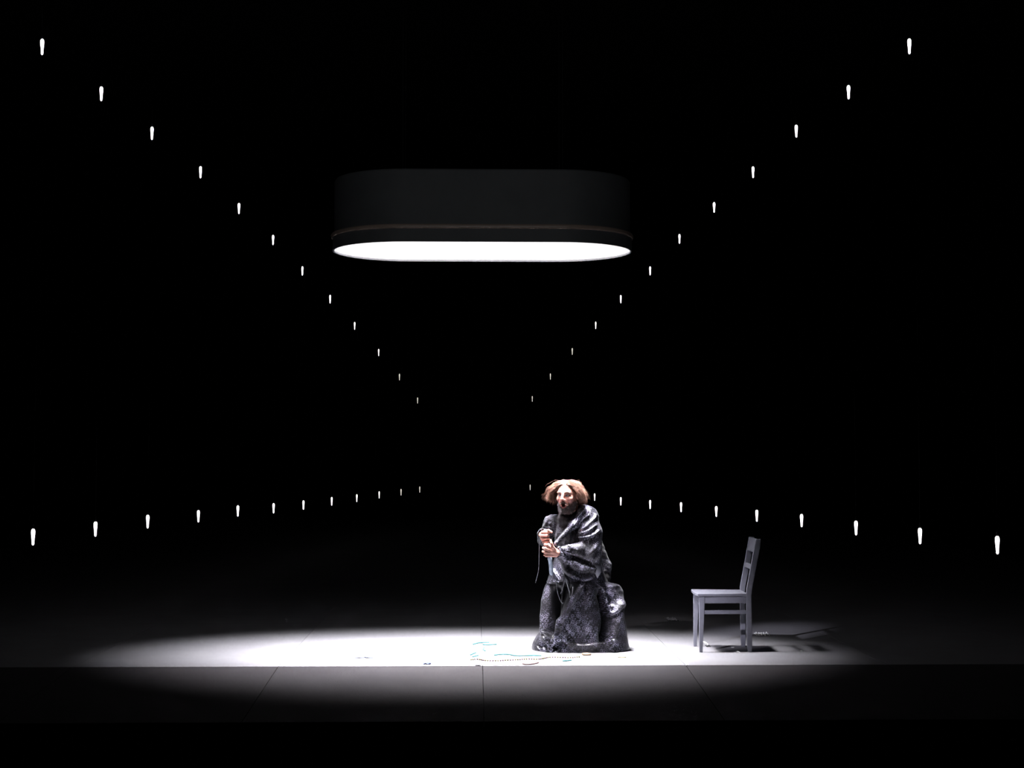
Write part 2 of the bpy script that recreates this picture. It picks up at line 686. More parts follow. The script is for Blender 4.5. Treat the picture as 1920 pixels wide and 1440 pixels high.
def smin(a, b, k):
    h = np.clip(0.5 + 0.5 * (b - a) / k, 0, 1)
    return b + (a - b) * h - k * h * (1 - h)


def smax(a, b, k): return -smin(-a, -b, k)


def polygonize(fn, lo, hi, h, s=8):
    lo = np.asarray(lo, float); hi = np.asarray(hi, float)
    nb = np.ceil((hi - lo) / (h * s)).astype(int)
    # coarse pass on block centres
    ax = [lo[i] + (np.arange(nb[i]) + 0.5) * h * s for i in range(3)]
    gc = np.stack(np.meshgrid(*ax, indexing='ij'), -1).reshape(-1, 3)
    dc = fn(gc)
    n = nb * s
    D = np.repeat(np.repeat(np.repeat(np.sign(dc).reshape(nb).astype(np.float32), s, 0), s, 1), s, 2)
    act = np.argwhere((np.abs(dc) < h * s * 1.35).reshape(nb))
    off = np.stack(np.meshgrid(*[np.arange(s)] * 3, indexing='ij'), -1).reshape(-1, 3)
    CH = 1200
    for i in range(0, len(act), CH):
        idx = (act[i:i + CH, None, :] * s + off[None]).reshape(-1, 3)
        D[idx[:, 0], idx[:, 1], idx[:, 2]] = fn(lo + idx * h)
    return surface_net(D, lo, h)


def surface_net(D, lo, h):
    ins = D < 0
    c = np.zeros(tuple(np.array(D.shape) - 1), dtype=np.int8)
    for dx in (0, 1):
        for dy in (0, 1):
            for dz in (0, 1):
                c += ins[dx:D.shape[0] - 1 + dx, dy:D.shape[1] - 1 + dy, dz:D.shape[2] - 1 + dz]
    cells = np.argwhere((c > 0) & (c < 8))
    cid = np.full(c.shape, -1, dtype=np.int32)
    cid[cells[:, 0], cells[:, 1], cells[:, 2]] = np.arange(len(cells))
    cor = np.array([(x, y, z) for x in (0, 1) for y in (0, 1) for z in (0, 1)])
    val = np.stack([D[cells[:, 0] + o[0], cells[:, 1] + o[1], cells[:, 2] + o[2]] for o in cor], 1)
    acc = np.zeros((len(cells), 3)); cnt = np.zeros(len(cells))
    for i in range(8):
        for j in range(i + 1, 8):
            if np.abs(cor[i] - cor[j]).sum() != 1: continue
            a, b = val[:, i], val[:, j]
            m = (a < 0) != (b < 0)
            t = np.where(m, a / np.where(m, a - b, 1), 0)
            acc += np.where(m[:, None], cor[i] + t[:, None] * (cor[j] - cor[i]), 0)
            cnt += m
    V = lo + (cells + acc / cnt[:, None]) * h
    Q = []
    for ax in range(3):
        sl0 = [slice(None)] * 3; sl1 = [slice(None)] * 3
        sl0[ax] = slice(0, -1); sl1[ax] = slice(1, None)
        a, b = ins[tuple(sl0)], ins[tuple(sl1)]
        e = np.argwhere(a != b)
        u, v = [k for k in range(3) if k != ax]
        ok = (e[:, u] > 0) & (e[:, v] > 0) & (e[:, u] < D.shape[u] - 1) & (e[:, v] < D.shape[v] - 1)
        e = e[ok]
        flip = a[e[:, 0], e[:, 1], e[:, 2]]
        q = []
        for du, dv in ((-1, -1), (0, -1), (0, 0), (-1, 0)):
            k = e.copy(); k[:, u] += du; k[:, v] += dv
            q.append(cid[k[:, 0], k[:, 1], k[:, 2]])
        q = np.stack(q, 1)
        if ax == 1: flip = ~flip
        q[~flip] = q[~flip][:, ::-1]
        Q.append(q)
    Q = np.concatenate(Q)
    Q = Q[(Q >= 0).all(1)]
    return V.astype(np.float64), Q


def vert_normals(V, Q):
    n = np.zeros_like(V)
    fn = np.cross(V[Q[:, 2]] - V[Q[:, 0]], V[Q[:, 3]] - V[Q[:, 1]])
    for k in range(4):
        np.add.at(n, Q[:, k], fn)
    return n / (np.linalg.norm(n, axis=1)[:, None] + 1e-12)


def relax(V, Q, it=2, w=0.5):
    E = np.concatenate([Q[:, [0, 1]], Q[:, [1, 2]], Q[:, [2, 3]], Q[:, [3, 0]]])
    deg = np.zeros(len(V)); np.add.at(deg, E[:, 0], 1); np.add.at(deg, E[:, 1], 1)
    for _ in range(it):
        s = np.zeros_like(V)
        np.add.at(s, E[:, 0], V[E[:, 1]]); np.add.at(s, E[:, 1], V[E[:, 0]])
        V = V * (1 - w) + w * s / deg[:, None]
    return V


def folds(V, N, lst, front=True):
    """cloth folds: each (polyline measured on the photo, width px, height m, steepness of the far side)"""
    px, py = project(V + np.array(PO))
    w = np.clip(-N[:, 1] * 1.6 + 0.15, 0, 1)
    disp = np.zeros(len(V))
    for line, wid, hgt, steep in lst:
        L = np.array([tuple(q)[:2] for q in smooth_path([(a, b, 0) for a, b in line], 24)])
        best = np.full(len(V), 1e9); sd = np.zeros(len(V)); tt = np.zeros(len(V))
        pts = np.stack([px, py], 1)
        for i in range(len(L) - 1):
            a, b = L[i], L[i + 1]
            ab = b - a
            t = np.clip(((pts - a) @ ab) / (ab @ ab), 0, 1)
            d = pts - a - t[:, None] * ab
            dist = np.hypot(d[:, 0], d[:, 1])
            m = dist < best
            best[m] = dist[m]
            sgn = np.sign(ab[0] * d[:, 1] - ab[1] * d[:, 0])
            sd[m] = (dist * sgn)[m]
            tt[m] = ((i + t) / (len(L) - 1))[m]
        prof = np.where(sd > 0, np.exp(-(sd / wid) ** 2), np.exp(-(sd / (wid * steep)) ** 2))
        endf = np.clip(np.minimum(tt, 1 - tt) * 7 + 0.12, 0, 1)
        disp += hgt * prof * endf
    return V + N * (disp * w)[:, None]


# ------------------------------------------------------------------ skin and body
HC = P(1064.5, 929, -0.10)
hy, hp = math.radians(28), math.radians(-4)
hf = np.array([-math.sin(hy) * math.cos(hp), -math.cos(hy) * math.cos(hp), math.sin(hp)])
hs = np.array([math.cos(hy), -math.sin(hy), 0.0])          # the singer's left
hu = np.cross(hf, hs) * 1.0
hu = hu if hu[2] > 0 else -hu
HR = np.stack([hf, hs, hu], 1)                             # columns: forward, left, up


def H(f, s, u): return HC + HR @ np.array([f, s, u])


def head_sdf(p):
    q = (p - HC) @ HR
    z = np.zeros(3)

    def E(c, r): return ell(q, np.array(c, float), r)

    def C(a, b, r1, r2=None): return cone(q, np.array(a, float), np.array(b, float), r1, r2)
    d = E((-0.015, 0, 0.030), (0.096, 0.077, 0.088))
    d = smin(d, E((0.028, 0, -0.025), (0.062, 0.062, 0.085)), 0.03)
    d = smin(d, E((0.052, 0, -0.112), (0.030, 0.034, 0.024)), 0.03)        # chin, jaw dropped
    for s in (-1, 1):
        d = smin(d, C((-0.005, s * 0.055, -0.055), (0.045, s * 0.025, -0.112), 0.018, 0.016), 0.03)   # jaw line
        d = smin(d, E((0.058, s * 0.043, -0.022), (0.026, 0.024, 0.024)), 0.018)                      # cheekbone
        d = smin(d, C((0.076, s * 0.012, 0.030), (0.068, s * 0.048, 0.029), 0.011, 0.010), 0.014)     # brow
        d = smax(d, -E((0.098, s * 0.032, 0.008), (0.024, 0.018, 0.0125)), 0.010)                     # eye socket
        d = smin(d, C((0.0835, s * 0.020, 0.0165), (0.078, s * 0.045, 0.015), 0.0045, 0.0042), 0.004)   # upper lid
        d = smin(d, C((0.0835, s * 0.021, -0.0035), (0.077, s * 0.044, -0.0025), 0.0042, 0.004), 0.005)    # lower lid
        d = smin(d, C((0.092, s * 0.016, -0.030), (0.078, s * 0.034, -0.062), 0.006, 0.007), 0.014)  # nasolabial
        d = smin(d, E((0.100, s * 0.012, -0.026), (0.011, 0.008, 0.008)), 0.006)                      # nostril wing
        # ear
        ear = E((-0.012, s * 0.080, -0.004), (0.020, 0.010, 0.033))
        ear = smax(ear, -E((-0.006, s * 0.091, 0.000), (0.011, 0.009, 0.019)), 0.004)
        d = smin(d, ear, 0.006)
    d = smin(d, C((0.084, 0, 0.024), (0.112, 0, -0.016), 0.0085, 0.012), 0.012)                       # nose
    d = smin(d, E((0.112, 0, -0.021), (0.013, 0.012, 0.010)), 0.006)
    for s in (-1, 1):
        d = smax(d, -E((0.106, s * 0.007, -0.033), (0.006, 0.004, 0.004)), 0.003)
    # lips around an open mouth
    mth = np.stack([q[:, 0] - 0.086, q[:, 1], q[:, 2] + 0.068], 1)
    rr = np.hypot(mth[:, 1] / 0.019, mth[:, 2] / 0.021)
    ring = np.hypot((rr - 1) * 0.020, mth[:, 0] - 0.004 + 0.010 * np.abs(mth[:, 1]) / 0.02) - 0.0062
    d = smin(d, E((0.068, 0, -0.066), (0.024, 0.032, 0.034)), 0.014)
    d = smin(d, ring, 0.005)
    d = smax(d, -E((0.088, 0, -0.069), (0.034, 0.0145, 0.0165)), 0.003)
    return d


SH_L, SH_R = P(1106, 975, -0.09), P(1037, 982, 0.07)
EL_L, EL_R = P(1108, 1030, -0.13), P(1022, 1012, 0.085)
WR_L, WR_R = P(1046, 1037, -0.245), P(1017, 1003.5, -0.115)
NECK = P(1079, 974, 0.00)
CHEST, BELLY, PELV = P(1076, 1010, 0.0), P(1088, 1055, 0.03), P(1098, 1088, 0.06)
HIP_L, HIP_R = P(1116, 1096, 0.02), P(1082, 1096, 0.11)
KN_L, KN_R = P(1098, 1130, 0.0), P(1072, 1130, 0.04)
AN_L, AN_R = P(1118, 1190, 0.06), P(1076, 1190, 0.08)


def hand_left(p):
    kn = [P(1025, 1022, -0.262), P(1022, 1028.5, -0.268), P(1021.5, 1035, -0.264), P(1024, 1041.5, -0.255)]
    d = cone(p, WR_L, WR_L + (kn[1] - WR_L) * 0.4, 0.026, 0.024)
    for i, k in enumerate(kn):
        d = smin(d, cone(p, WR_L + np.array([-0.012, 0, (1.5 - i) * 0.010]), k, 0.018, 0.0125), 0.008)
    for i, k in enumerate(kn):
        l = (0.95, 1.05, 1.0, 0.82)[i]
        a = k + np.array([-0.012, 0.040, 0.002]) * l
        b = a + np.array([0.024, 0.016, -0.004]) * l
        c = b + np.array([0.018, -0.014, 0.0]) * l
        f = cone(p, k, a, 0.0112, 0.0098)
        f = smin(f, cone(p, a, b, 0.0098, 0.009), 0.003)
        f = smin(f, cone(p, b, c, 0.009, 0.008), 0.003)
        d = smin(d, f, 0.0035)
        d = smin(d, cone(p, k + np.array([0.002, -0.002, 0]), k + np.array([0.001, -0.001, 0.0]), 0.0118), 0.004)
    t0, t1, t2, t3 = P(1041, 1032, -0.258), P(1036.5, 1026, -0.275), P(1034, 1019, -0.282), P(1032.5, 1013, -0.278)
    th = smin(cone(p, t0, t1, 0.016, 0.013), cone(p, t1, t2, 0.0125, 0.0105), 0.004)
    th = smin(th, cone(p, t2, t3, 0.0108, 0.0088), 0.004)
    return smin(d, th, 0.006)


def hand_right(p):
    kn = [P(1017, 998.5, -0.195), P(1015, 1004.5, -0.200), P(1016, 1010.5, -0.198), P(1019, 1016, -0.19)]
    d = cone(p, WR_R, WR_R + (kn[1] - WR_R) * 0.4, 0.026, 0.025)
    for i, k in enumerate(kn):
        d = smin(d, cone(p, WR_R + np.array([0.002, -0.012, (1.5 - i) * 0.009]), k, 0.019, 0.0125), 0.008)
    for i, k in enumerate(kn):
        l = (0.95, 1.05, 1.0, 0.8)[i]
        a = k + np.array([0.040, -0.016, 0.0015]) * l
        b = a + np.array([0.013, 0.025, -0.003]) * l
        c = b + np.array([-0.019, 0.013, 0.0]) * l
        f = cone(p, k, a, 0.0112, 0.0102)
        f = smin(f, cone(p, a, b, 0.0102, 0.009), 0.003)
        f = smin(f, cone(p, b, c, 0.009, 0.008), 0.003)
        d = smin(d, f, 0.003)
    t0, t1, t2, t3 = P(1018, 1000, -0.150), P(1022, 995.5, -0.185), P(1028.5, 994.5, -0.212), P(1034.5, 998.0, -0.222)
    th = smin(cone(p, t0, t1, 0.016, 0.013), cone(p, t1, t2, 0.0125, 0.0108), 0.004)
    th = smin(th, cone(p, t2, t3, 0.0108, 0.0088), 0.004)
    return smin(d, th, 0.005)


def body_sdf(p):
    d = ell(p, CHEST, (0.135, 0.11, 0.17))
    d = smin(d, ell(p, BELLY, (0.13, 0.11, 0.14)), 0.05)
    d = smin(d, ell(p, PELV, (0.14, 0.12, 0.11)), 0.05)
    d = smin(d, cone(p, SH_L, SH_R, 0.055, 0.055), 0.05)
    d = smin(d, cone(p, NECK, H(-0.02, 0, -0.06), 0.060, 0.056), 0.03)
    for a, b, c, r0, r1, r2 in ((SH_L, EL_L, WR_L, .048, .036, .026), (SH_R, EL_R, WR_R, .052, .042, .028)):
        d = smin(d, cone(p, a, b, r0, r1), 0.03)
        d = smin(d, cone(p, b, c, r1, r2), 0.015)
    for a, b, c in ((HIP_L, KN_L, AN_L), (HIP_R, KN_R, AN_R)):
        d = smin(d, cone(p, a, b, .080, .054), 0.03)
        d = smin(d, cone(p, b, c, .052, .034), 0.015)
        toe = np.array(c) + np.array([-0.08, -0.14, 0]); toe[2] = 0.032
        heel = np.array(c) + np.array([0.02, 0.03, 0]); heel[2] = 0.040
        d = smin(d, cone(p, c, heel, .036, .034), 0.02)
        d = smin(d, cone(p, heel, toe, .034, .028), 0.02)
    near = np.linalg.norm(p - HC, axis=1) < 0.26
    out = d
    hd = np.full(len(p), 1e3); hd[near] = head_sdf(p[near]); hd[~near] = np.linalg.norm(p[~near] - HC, axis=1) - 0.13
    out = smin(out, hd, 0.018)
    for hc, fn in ((np.array(WR_L), hand_left), (np.array(WR_R), hand_right)):
        dist = np.linalg.norm(p - hc, axis=1)
        nr = dist < 0.21
        hv = dist - 0.12
        hv[nr] = fn(p[nr])
        out = smin(out, hv, 0.010)
    return out


V, Q = polygonize(body_sdf, (-0.42, -0.46, 0.0), (0.30, 0.34, 1.40), 0.0030)
q = (V - HC) @ HR
col = np.tile(np.array([0.66, 0.34, 0.27]), (len(V), 1))


def mark(c, r, color, amt=1.0, soft=0.5):
    global col
    d = np.linalg.norm((q - np.array(c)) / np.array(r), axis=1)
    w = np.clip((1 - d) / soft, 0, 1)[:, None] * amt
    col = col * (1 - w) + w * np.array(color)


mark((0.08, 0, 0.05), (0.06, 0.06, 0.045), (0.74, 0.42, 0.34), 0.8)        # paler forehead
mark((0.11, 0, 0.0), (0.03, 0.018, 0.05), (0.74, 0.40, 0.34), 0.8)
for s in (-1, 1):
    mark((0.075, s * 0.042, -0.035), (0.04, 0.03, 0.025), (0.66, 0.26, 0.23), 0.7)
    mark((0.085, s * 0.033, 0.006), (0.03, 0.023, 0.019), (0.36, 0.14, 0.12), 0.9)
mark((0.10, 0, -0.032), (0.03, 0.02, 0.010), (0.45, 0.14, 0.11), 0.7)
# lips and mouth
rr = np.hypot(q[:, 1] / 0.019, (q[:, 2] + 0.068) / 0.021)
m = (np.abs(rr - 1.0) < 0.40) & (q[:, 0] > 0.072)
col[m] = (0.62, 0.20, 0.20)
m = (rr < 0.80) & (q[:, 0] > 0.03)
col[m & (q[:, 0] < 0.088)] = (0.03, 0.006, 0.006)
# scalp under the hair
hairline = 0.072 - 0.9 * np.clip(0.075 - q[:, 0], 0, 0.2)
m = (q[:, 2] > hairline) & (q[:, 0] < 0.088) & (np.abs(q[:, 1]) < 0.2) & (np.linalg.norm(q, axis=1) < 0.17)
m |= (q[:, 0] < -0.02) & (q[:, 2] > -0.07) & (np.linalg.norm(q, axis=1) < 0.17) & (np.abs(q[:, 1]) < 0.079)
col[m] = (0.22, 0.10, 0.06)
# stubble skin under the beard
m = (q[:, 2] < -0.085 + 0.045 * np.clip(np.abs(q[:, 1]) / 0.068, 0, 1) ** 2.6) & (q[:, 0] > -0.03) & (rr > 1.35) & (np.linalg.norm(q, axis=1) < 0.17)
col[m] = (0.24, 0.16, 0.145)

qs = NT('skin')
an = qs.n('ShaderNodeAttribute', attribute_name='tint')
nz = qs.noise(qs.obj(), 60, 3)
qs.l(qs.mix(qs.math('MULTIPLY', nz, 0.35), an.outputs['Color'], (0.50, 0.19, 0.16, 1)), qs.b.inputs['Base Color'])
col *= 0.80
qs.b.inputs['Roughness'].default_value = 0.42
qs.b.inputs['Subsurface Weight'].default_value = 0.08
qs.b.inputs['Subsurface Radius'].default_value = (0.012, 0.004, 0.002)
qs.b.inputs['Subsurface Scale'].default_value = 0.5
M_SKIN = qs.m
mesh_obj('body', V, Q, M_SKIN, person, True, {'tint': ('FLOAT_COLOR', col)})

# eyes: white ball, blue iris, dark pupil
gaze = HR @ np.array([0.985, -0.05, 0.16]); gaze /= np.linalg.norm(gaze)
qe = NT('eye')
an = qe.n('ShaderNodeAttribute', attribute_name='tint')
qe.l(an.outputs['Color'], qe.b.inputs['Base Color'])
qe.b.inputs['Roughness'].default_value = 0.08
for s in (-1, 1):
    vv, ff = [], []
    nr, ns = 22, 28
    gz = Vector(gaze).to_track_quat('Z', 'Y').to_matrix()
    cc = []
    for i in range(nr + 1):
        th = math.pi * i / nr
        for k in range(ns):
            a = 2 * math.pi * k / ns
            vv.append(gz @ Vector((math.sin(th) * math.cos(a), math.sin(th) * math.sin(a), math.cos(th))) * 0.0128)
            cc.append((0.01, 0.01, 0.012) if th < 0.18 else (0.12, 0.20, 0.36) if th < 0.50 else (0.72, 0.66, 0.66))
    for i in range(nr):
        for k in range(ns):
            k2 = (k + 1) % ns
            ff.append((i * ns + k, (i + 1) * ns + k, (i + 1) * ns + k2, i * ns + k2))
    mesh_obj('eye', vv, ff, qe.m, person, True, {'tint': ('FLOAT_COLOR', np.array(cc))}, loc=H(0.0725, s * 0.032, 0.0065))


# ------------------------------------------------------------------ hair and beard strands
def strands(name, paths, r0, cols, mat, parent, taper=0.35):
    S, K, _ = paths.shape
    T = np.gradient(paths, axis=1)
    T /= np.linalg.norm(T, axis=2)[..., None] + 1e-9
    ref = np.array([0.31, 0.17, 0.93])
    U = np.cross(T, ref); U /= np.linalg.norm(U, axis=2)[..., None] + 1e-9
    W = np.cross(T, U)
    t = np.linspace(1, taper, K)[None, :, None]
    rad = np.asarray(r0).reshape(-1, 1, 1) * t
    ring = [paths + rad * (U * math.cos(a) + W * math.sin(a)) for a in (0, 2.094, 4.189)]
    V = np.stack(ring, 2).reshape(-1, 3)
    base = (np.arange(S)[:, None] * K + np.arange(K - 1)[None]).ravel() * 3
    F4 = []
    for k in range(3):
        k2 = (k + 1) % 3
        F4.append(np.stack([base + k, base + k2, base + 3 + k2, base + 3 + k], 1))
    F4 = np.concatenate(F4)
    C = np.repeat(cols, K * 3, axis=0)
    return mesh_obj(name, V, F4, mat, parent, True, {'tint': ('FLOAT_COLOR', C)})


qh = NT('hair')
an = qh.n('ShaderNodeAttribute', attribute_name='tint')
qh.l(an.outputs['Color'], qh.b.inputs['Base Color'])
qh.b.inputs['Roughness'].default_value = 0.45
qh.b.inputs['Specular IOR Level'].default_value = 0.4
M_HAIR = qh.m

NS, K = 4600, 14
dirs = rng.normal(size=(NS * 4, 3)); dirs /= np.linalg.norm(dirs, axis=1)[:, None]
cen0 = np.array([-0.015, 0, 0.030])
root = dirs * np.array([0.094, 0.078, 0.087]) + cen0
ok = ((root[:, 2] > 0.090 - 0.85 * np.clip(0.062 - root[:, 0], 0, 0.2)) & (root[:, 0] < 0.060)) | ((root[:, 0] < -0.025) & (root[:, 2] > -0.045))
ok &= ~((np.abs(root[:, 1]) > 0.060) & (root[:, 0] > -0.034) & (root[:, 2] < 0.030))
root = root[ok][:NS]; dirs = dirs[ok][:NS]
NS = len(root)
NCL = 150
seed = root[rng.integers(0, NS, NCL)]
clump = np.argmin(((root[:, None] - seed[None]) ** 2).sum(2), 1)
cj = rng.normal(size=(NCL, 3)); cr = rng.random((NCL, 3))
cside = np.sign(seed[:, 1] + 0.004 + cj[:, 0] * 0.006)
cback = np.clip((-seed[:, 0] - 0.02) / 0.06, 0, 1)
ctop = np.clip((seed[:, 2] - 0.03) / 0.08, 0, 1)
# where each lock ends: flared out at ear height, upper locks outermost
cend = np.stack([-0.010 + seed[:, 0] * 0.55 + cj[:, 1] * 0.010,
                 cside * (np.where(cside < 0, 0.140, 0.104) + 0.050 * ctop * cr[:, 0] - 0.030 * cback + 0.012 * cr[:, 1]),
                 -0.048 + 0.060 * ctop * cr[:, 2] + cj[:, 2] * 0.009], 1)
nape = (cback > 0.5) & (np.abs(seed[:, 1]) < 0.05)
cend[nape] = np.stack([np.full(nape.sum(), -0.125), seed[nape, 1] * 1.5, -0.075 + 0.02 * cr[nape, 0]], 1)
clen = rng.uniform(0.80, 1.04, NS)[:, None]
side = cside[clump]
end = cend[clump] + (root - seed[clump]) * 0.45 + rng.normal(size=(NS, 3)) * 0.0075
end = root + (end - root) * clen
ctl = root + dirs * 0.020 + np.stack([np.full(NS, -0.014) * (root[:, 0] > 0.02), side * 0.020, np.full(NS, 0.006)], 1)
ctl2 = end * 0.72 + root * 0.28 + np.stack([np.zeros(NS), side * 0.016, np.full(NS, 0.040)], 1)
t = np.linspace(0, 1, K)[None, :, None]
r3, c1, c2, e3 = root[:, None], ctl[:, None], ctl2[:, None], end[:, None]
path = (1 - t) ** 3 * r3 + 3 * (1 - t) ** 2 * t * c1 + 3 * (1 - t) * t ** 2 * c2 + t ** 3 * e3
ph = rng.random((NS, 1, 1)) * 0.9 + (cr[clump, 0] * 6.28)[:, None, None]
fr = (12 + 7 * cr[clump, 1])[:, None, None]
amp = 0.0085 * t ** 0.7
path = path + amp * np.concatenate([np.sin(ph + t * fr), np.cos(ph * 1.7 + t * fr) * 0.7, np.sin(ph * 2.3 + t * fr)], 2)
# strands never dive into the skull
cen = np.array([-0.015, 0, 0.030]); rx = np.array([0.097, 0.081, 0.090])
dd = np.linalg.norm((path - cen) / rx, axis=2)[..., None]
path = np.where(dd < 1.0, cen + (path - cen) / dd, path)
hp3 = HC + path @ HR.T
mixv = rng.random(NS)[:, None]
hc = np.array([0.29, 0.125, 0.078]) * (1 - mixv) + np.array([0.47, 0.285, 0.215]) * mixv
hc *= (rng.uniform(0.6, 1.15, NS) * (0.6 + 0.6 * cr[clump, 2]))[:, None] * 0.85
strands('hair', hp3, rng.uniform(0.0009, 0.0015, NS), hc, M_HAIR, person)
# loose flyaway hairs
NF = 520
pick = rng.integers(0, NS, NF)
fly = path[pick].copy()
w = rng.normal(size=(NF, 1, 3)) * np.array([0.012, 0.016, 0.016])
fly = fly + w * t ** 1.2 + (fly - cen) * 0.10 * t
strands('flyaway_hair', HC + fly @ HR.T, np.full(NF, 0.0007), hc[pick] * 1.2, M_HAIR, person)


def beard(name, n, sampler, length, down, colA, colB, r=0.0009, K=6):
    pts = []
    while len(pts) < n:
        c = sampler()
        if c is not None: pts.append(c)
    rt = np.array(pts)
    # push the roots onto the skin
    for _ in range(10):
        wpt = HC + rt @ HR.T
        d = head_sdf(wpt)
        eps = 0.0015
        g = np.stack([head_sdf(wpt + HR[:, i] * eps) - d for i in range(3)], 1) / eps
        g /= np.linalg.norm(g, axis=1)[:, None] + 1e-9
        rt = rt - g * d[:, None] * 0.9
    t = np.linspace(0, 1, K)[None, :, None]
    L = (length * rng.uniform(0.6, 1.1, n))[:, None, None]
    dn = np.array(down, float)[None, None] + rng.normal(size=(n, 1, 3)) * 0.25
    pa = rt[:, None] + g[:, None] * L * (0.55 * t) + dn * L * t ** 1.5
    pa += 0.002 * np.sin(t * 9 + rng.random((n, 1, 3)) * 6) * t
    m = rng.random(n)[:, None] ** 1.5
    strands(name, HC + pa @ HR.T, np.full(n, r), np.array(colA) * (1 - m) + np.array(colB) * m, M_HAIR, person)


def s_beard():
    a = rng.uniform(-1.6, 1.6)
    u = rng.uniform(-0.135, -0.030)
    f = 0.09 * math.cos(a); s = 0.075 * math.sin(a)
    if f < -0.01: return None
    lim = -0.085 + 0.040 * min(1, (abs(s) / 0.068)) ** 2.6
    if u > lim: return None
    if math.hypot(s / 0.023, (u + 0.068) / 0.027) < 1.0 and f > 0.03: return None
    return (f, s, u)


beard('beard', 1900, s_beard, 0.017, (0.12, 0, -0.8), (0.07, 0.055, 0.052), (0.30, 0.27, 0.265))


def s_mous():
    s = rng.uniform(-0.034, 0.034)
    u = -0.041 - 0.42 * abs(s) - rng.uniform(0, 0.007) - (0.016 * max(0, abs(s) - 0.022) / 0.012)
    return (0.09, s, u)


beard('moustache', 420, s_mous, 0.010, (0.1, 0, -0.7), (0.12, 0.075, 0.055), (0.34, 0.24, 0.20))
for sd in (-1, 1):
    def s_brow(sd=sd):
        x = rng.uniform(0.012, 0.047)
        return (0.09, sd * x, 0.0285 + 0.006 * math.sin((x - 0.012) / 0.035 * 2.6) + rng.uniform(-0.0025, 0.0025))
    beard('eyebrow', 110, s_brow, 0.008, (0, sd * 0.9, 0.1), (0.16, 0.07, 0.045), (0.30, 0.15, 0.10), 0.0007)

# ------------------------------------------------------------------ the brocade
def brocade(name, strength=1.0, base=(0.006, 0.006, 0.0075), rough=0.36):
    q = NT(name)
    at_ = q.n('ShaderNodeAttribute', attribute_name='weave')
    sep = q.n('ShaderNodeSeparateXYZ')
    q.l(at_.outputs['Vector'], sep.inputs[0])
    u, v = sep.outputs[0], sep.outputs[1]

    def cell(su, sv, ou=0.0, ov=0.0):
        a = q.math('SUBTRACT', q.math('FRACT', q.math('ADD', q.math('DIVIDE', u, su), ou)), 0.5)
        b = q.math('SUBTRACT', q.math('FRACT', q.math('ADD', q.math('DIVIDE', v, sv), ov)), 0.5)
        a = q.math('MULTIPLY', a, su)
        b = q.math('MULTIPLY', b, sv)
        r = q.math('SQRT', q.math('ADD', q.math('MULTIPLY', a, a), q.math('MULTIPLY', b, b)))
        an = q.math('ARCTAN2', b, a)
        return r, an

    def band(r, r0, w):
        return q.math('LESS_THAN', q.math('ABSOLUTE', q.math('SUBTRACT', r, r0)), w)
    parts = []
    for ou, ov in ((0.0, 0.0), (0.5, 0.5)):
        r, an = cell(0.15, 0.19, ou, ov)
        pet = q.math('MULTIPLY', q.math('SINE', q.math('MULTIPLY', an, 12)), 0.0035)
        rp = q.math('ADD', r, pet)
        parts += [band(rp, 0.034, 0.0022), band(r, 0.021, 0.0018), band(r, 0.0095, 0.0020)]
        dots = q.math('MULTIPLY', band(r, 0.0445, 0.0035), q.math('GREATER_THAN', q.math('SINE', q.math('MULTIPLY', an, 8)), 0.35))
        parts.append(dots)
    r2, an2 = cell(0.0375, 0.0475)
    parts.append(q.math('LESS_THAN', r2, 0.0042))
    r3, an3 = cell(0.0375, 0.0475, 0.5, 0.5)
    parts.append(band(q.math('ADD', r3, q.math('MULTIPLY', q.math('SINE', q.math('MULTIPLY', an3, 6)), 0.002)), 0.0095, 0.0016))
    vor = q.n('ShaderNodeTexVoronoi', feature='DISTANCE_TO_EDGE')
    q.l(at_.outputs['Vector'], vor.inputs['Vector'])
    vor.inputs['Scale'].default_value = 90
    parts.append(q.math('LESS_THAN', vor.outputs['Distance'], 0.022))
    mk = parts[0]
    for p_ in parts[1:]: mk = q.math('MAXIMUM', mk, p_)
    wear = q.noise(at_.outputs['Vector'], 7, 3)
    plain = q.n('ShaderNodeAttribute', attribute_name='plain').outputs['Fac']
    sm = q.n('ShaderNodeMapRange', interpolation_type='SMOOTHSTEP')
    q.l(wear, sm.inputs['Value'])
    sm.inputs['From Min'].default_value = 0.42
    sm.inputs['From Max'].default_value = 0.62
    sm.inputs['To Min'].default_value = 0.10
    sm.inputs['To Max'].default_value = 0.85
    amt = q.math('MULTIPLY', mk, q.math('MULTIPLY', sm.outputs[0], strength), clamp=True)
    amt = q.math('MULTIPLY', amt, q.math('SUBTRACT', 1.0, plain, clamp=True))
    q.l(q.mix(amt, (*base, 1), (0.46, 0.44, 0.58, 1)), q.b.inputs['Base Color'])
    q.l(q.math('MULTIPLY', amt, 1.0), q.b.inputs['Metallic'])
    q.b.inputs['Roughness'].default_value = rough
    q.b.inputs['Specular IOR Level'].default_value = 0.3
    q.b.inputs['Sheen Weight'].default_value = 0.05
    q.bump(mk, 0.3, 0.0012)
    return q.m


M_BROC = brocade('black_silver_brocade', 1.0)
M_BROC_DARK = brocade('black_brocade_subdued', 0.30, (0.008, 0.008, 0.009), 0.75)
M_LINING = surface('grey_satin_lining', (0.16, 0.16, 0.19), (0.20, 0.20, 0.24), 0.4, 10, 0.05)
M_BLUE = surface('pale_blue_linen', (0.26, 0.31, 0.38), (0.32, 0.37, 0.45), 0.8, 20, 0.2, spec=0.2)
M_CORD = surface('grey_cord', (0.07, 0.07, 0.08), (0.14, 0.14, 0.155), 0.5, 200, 0.3)


def weave(V, cx, cy):
    th = np.arctan2(V[:, 0] - cx, -(V[:, 1] - cy))
    return np.stack([th * 0.26, V[:, 2], np.zeros(len(V))], 1)


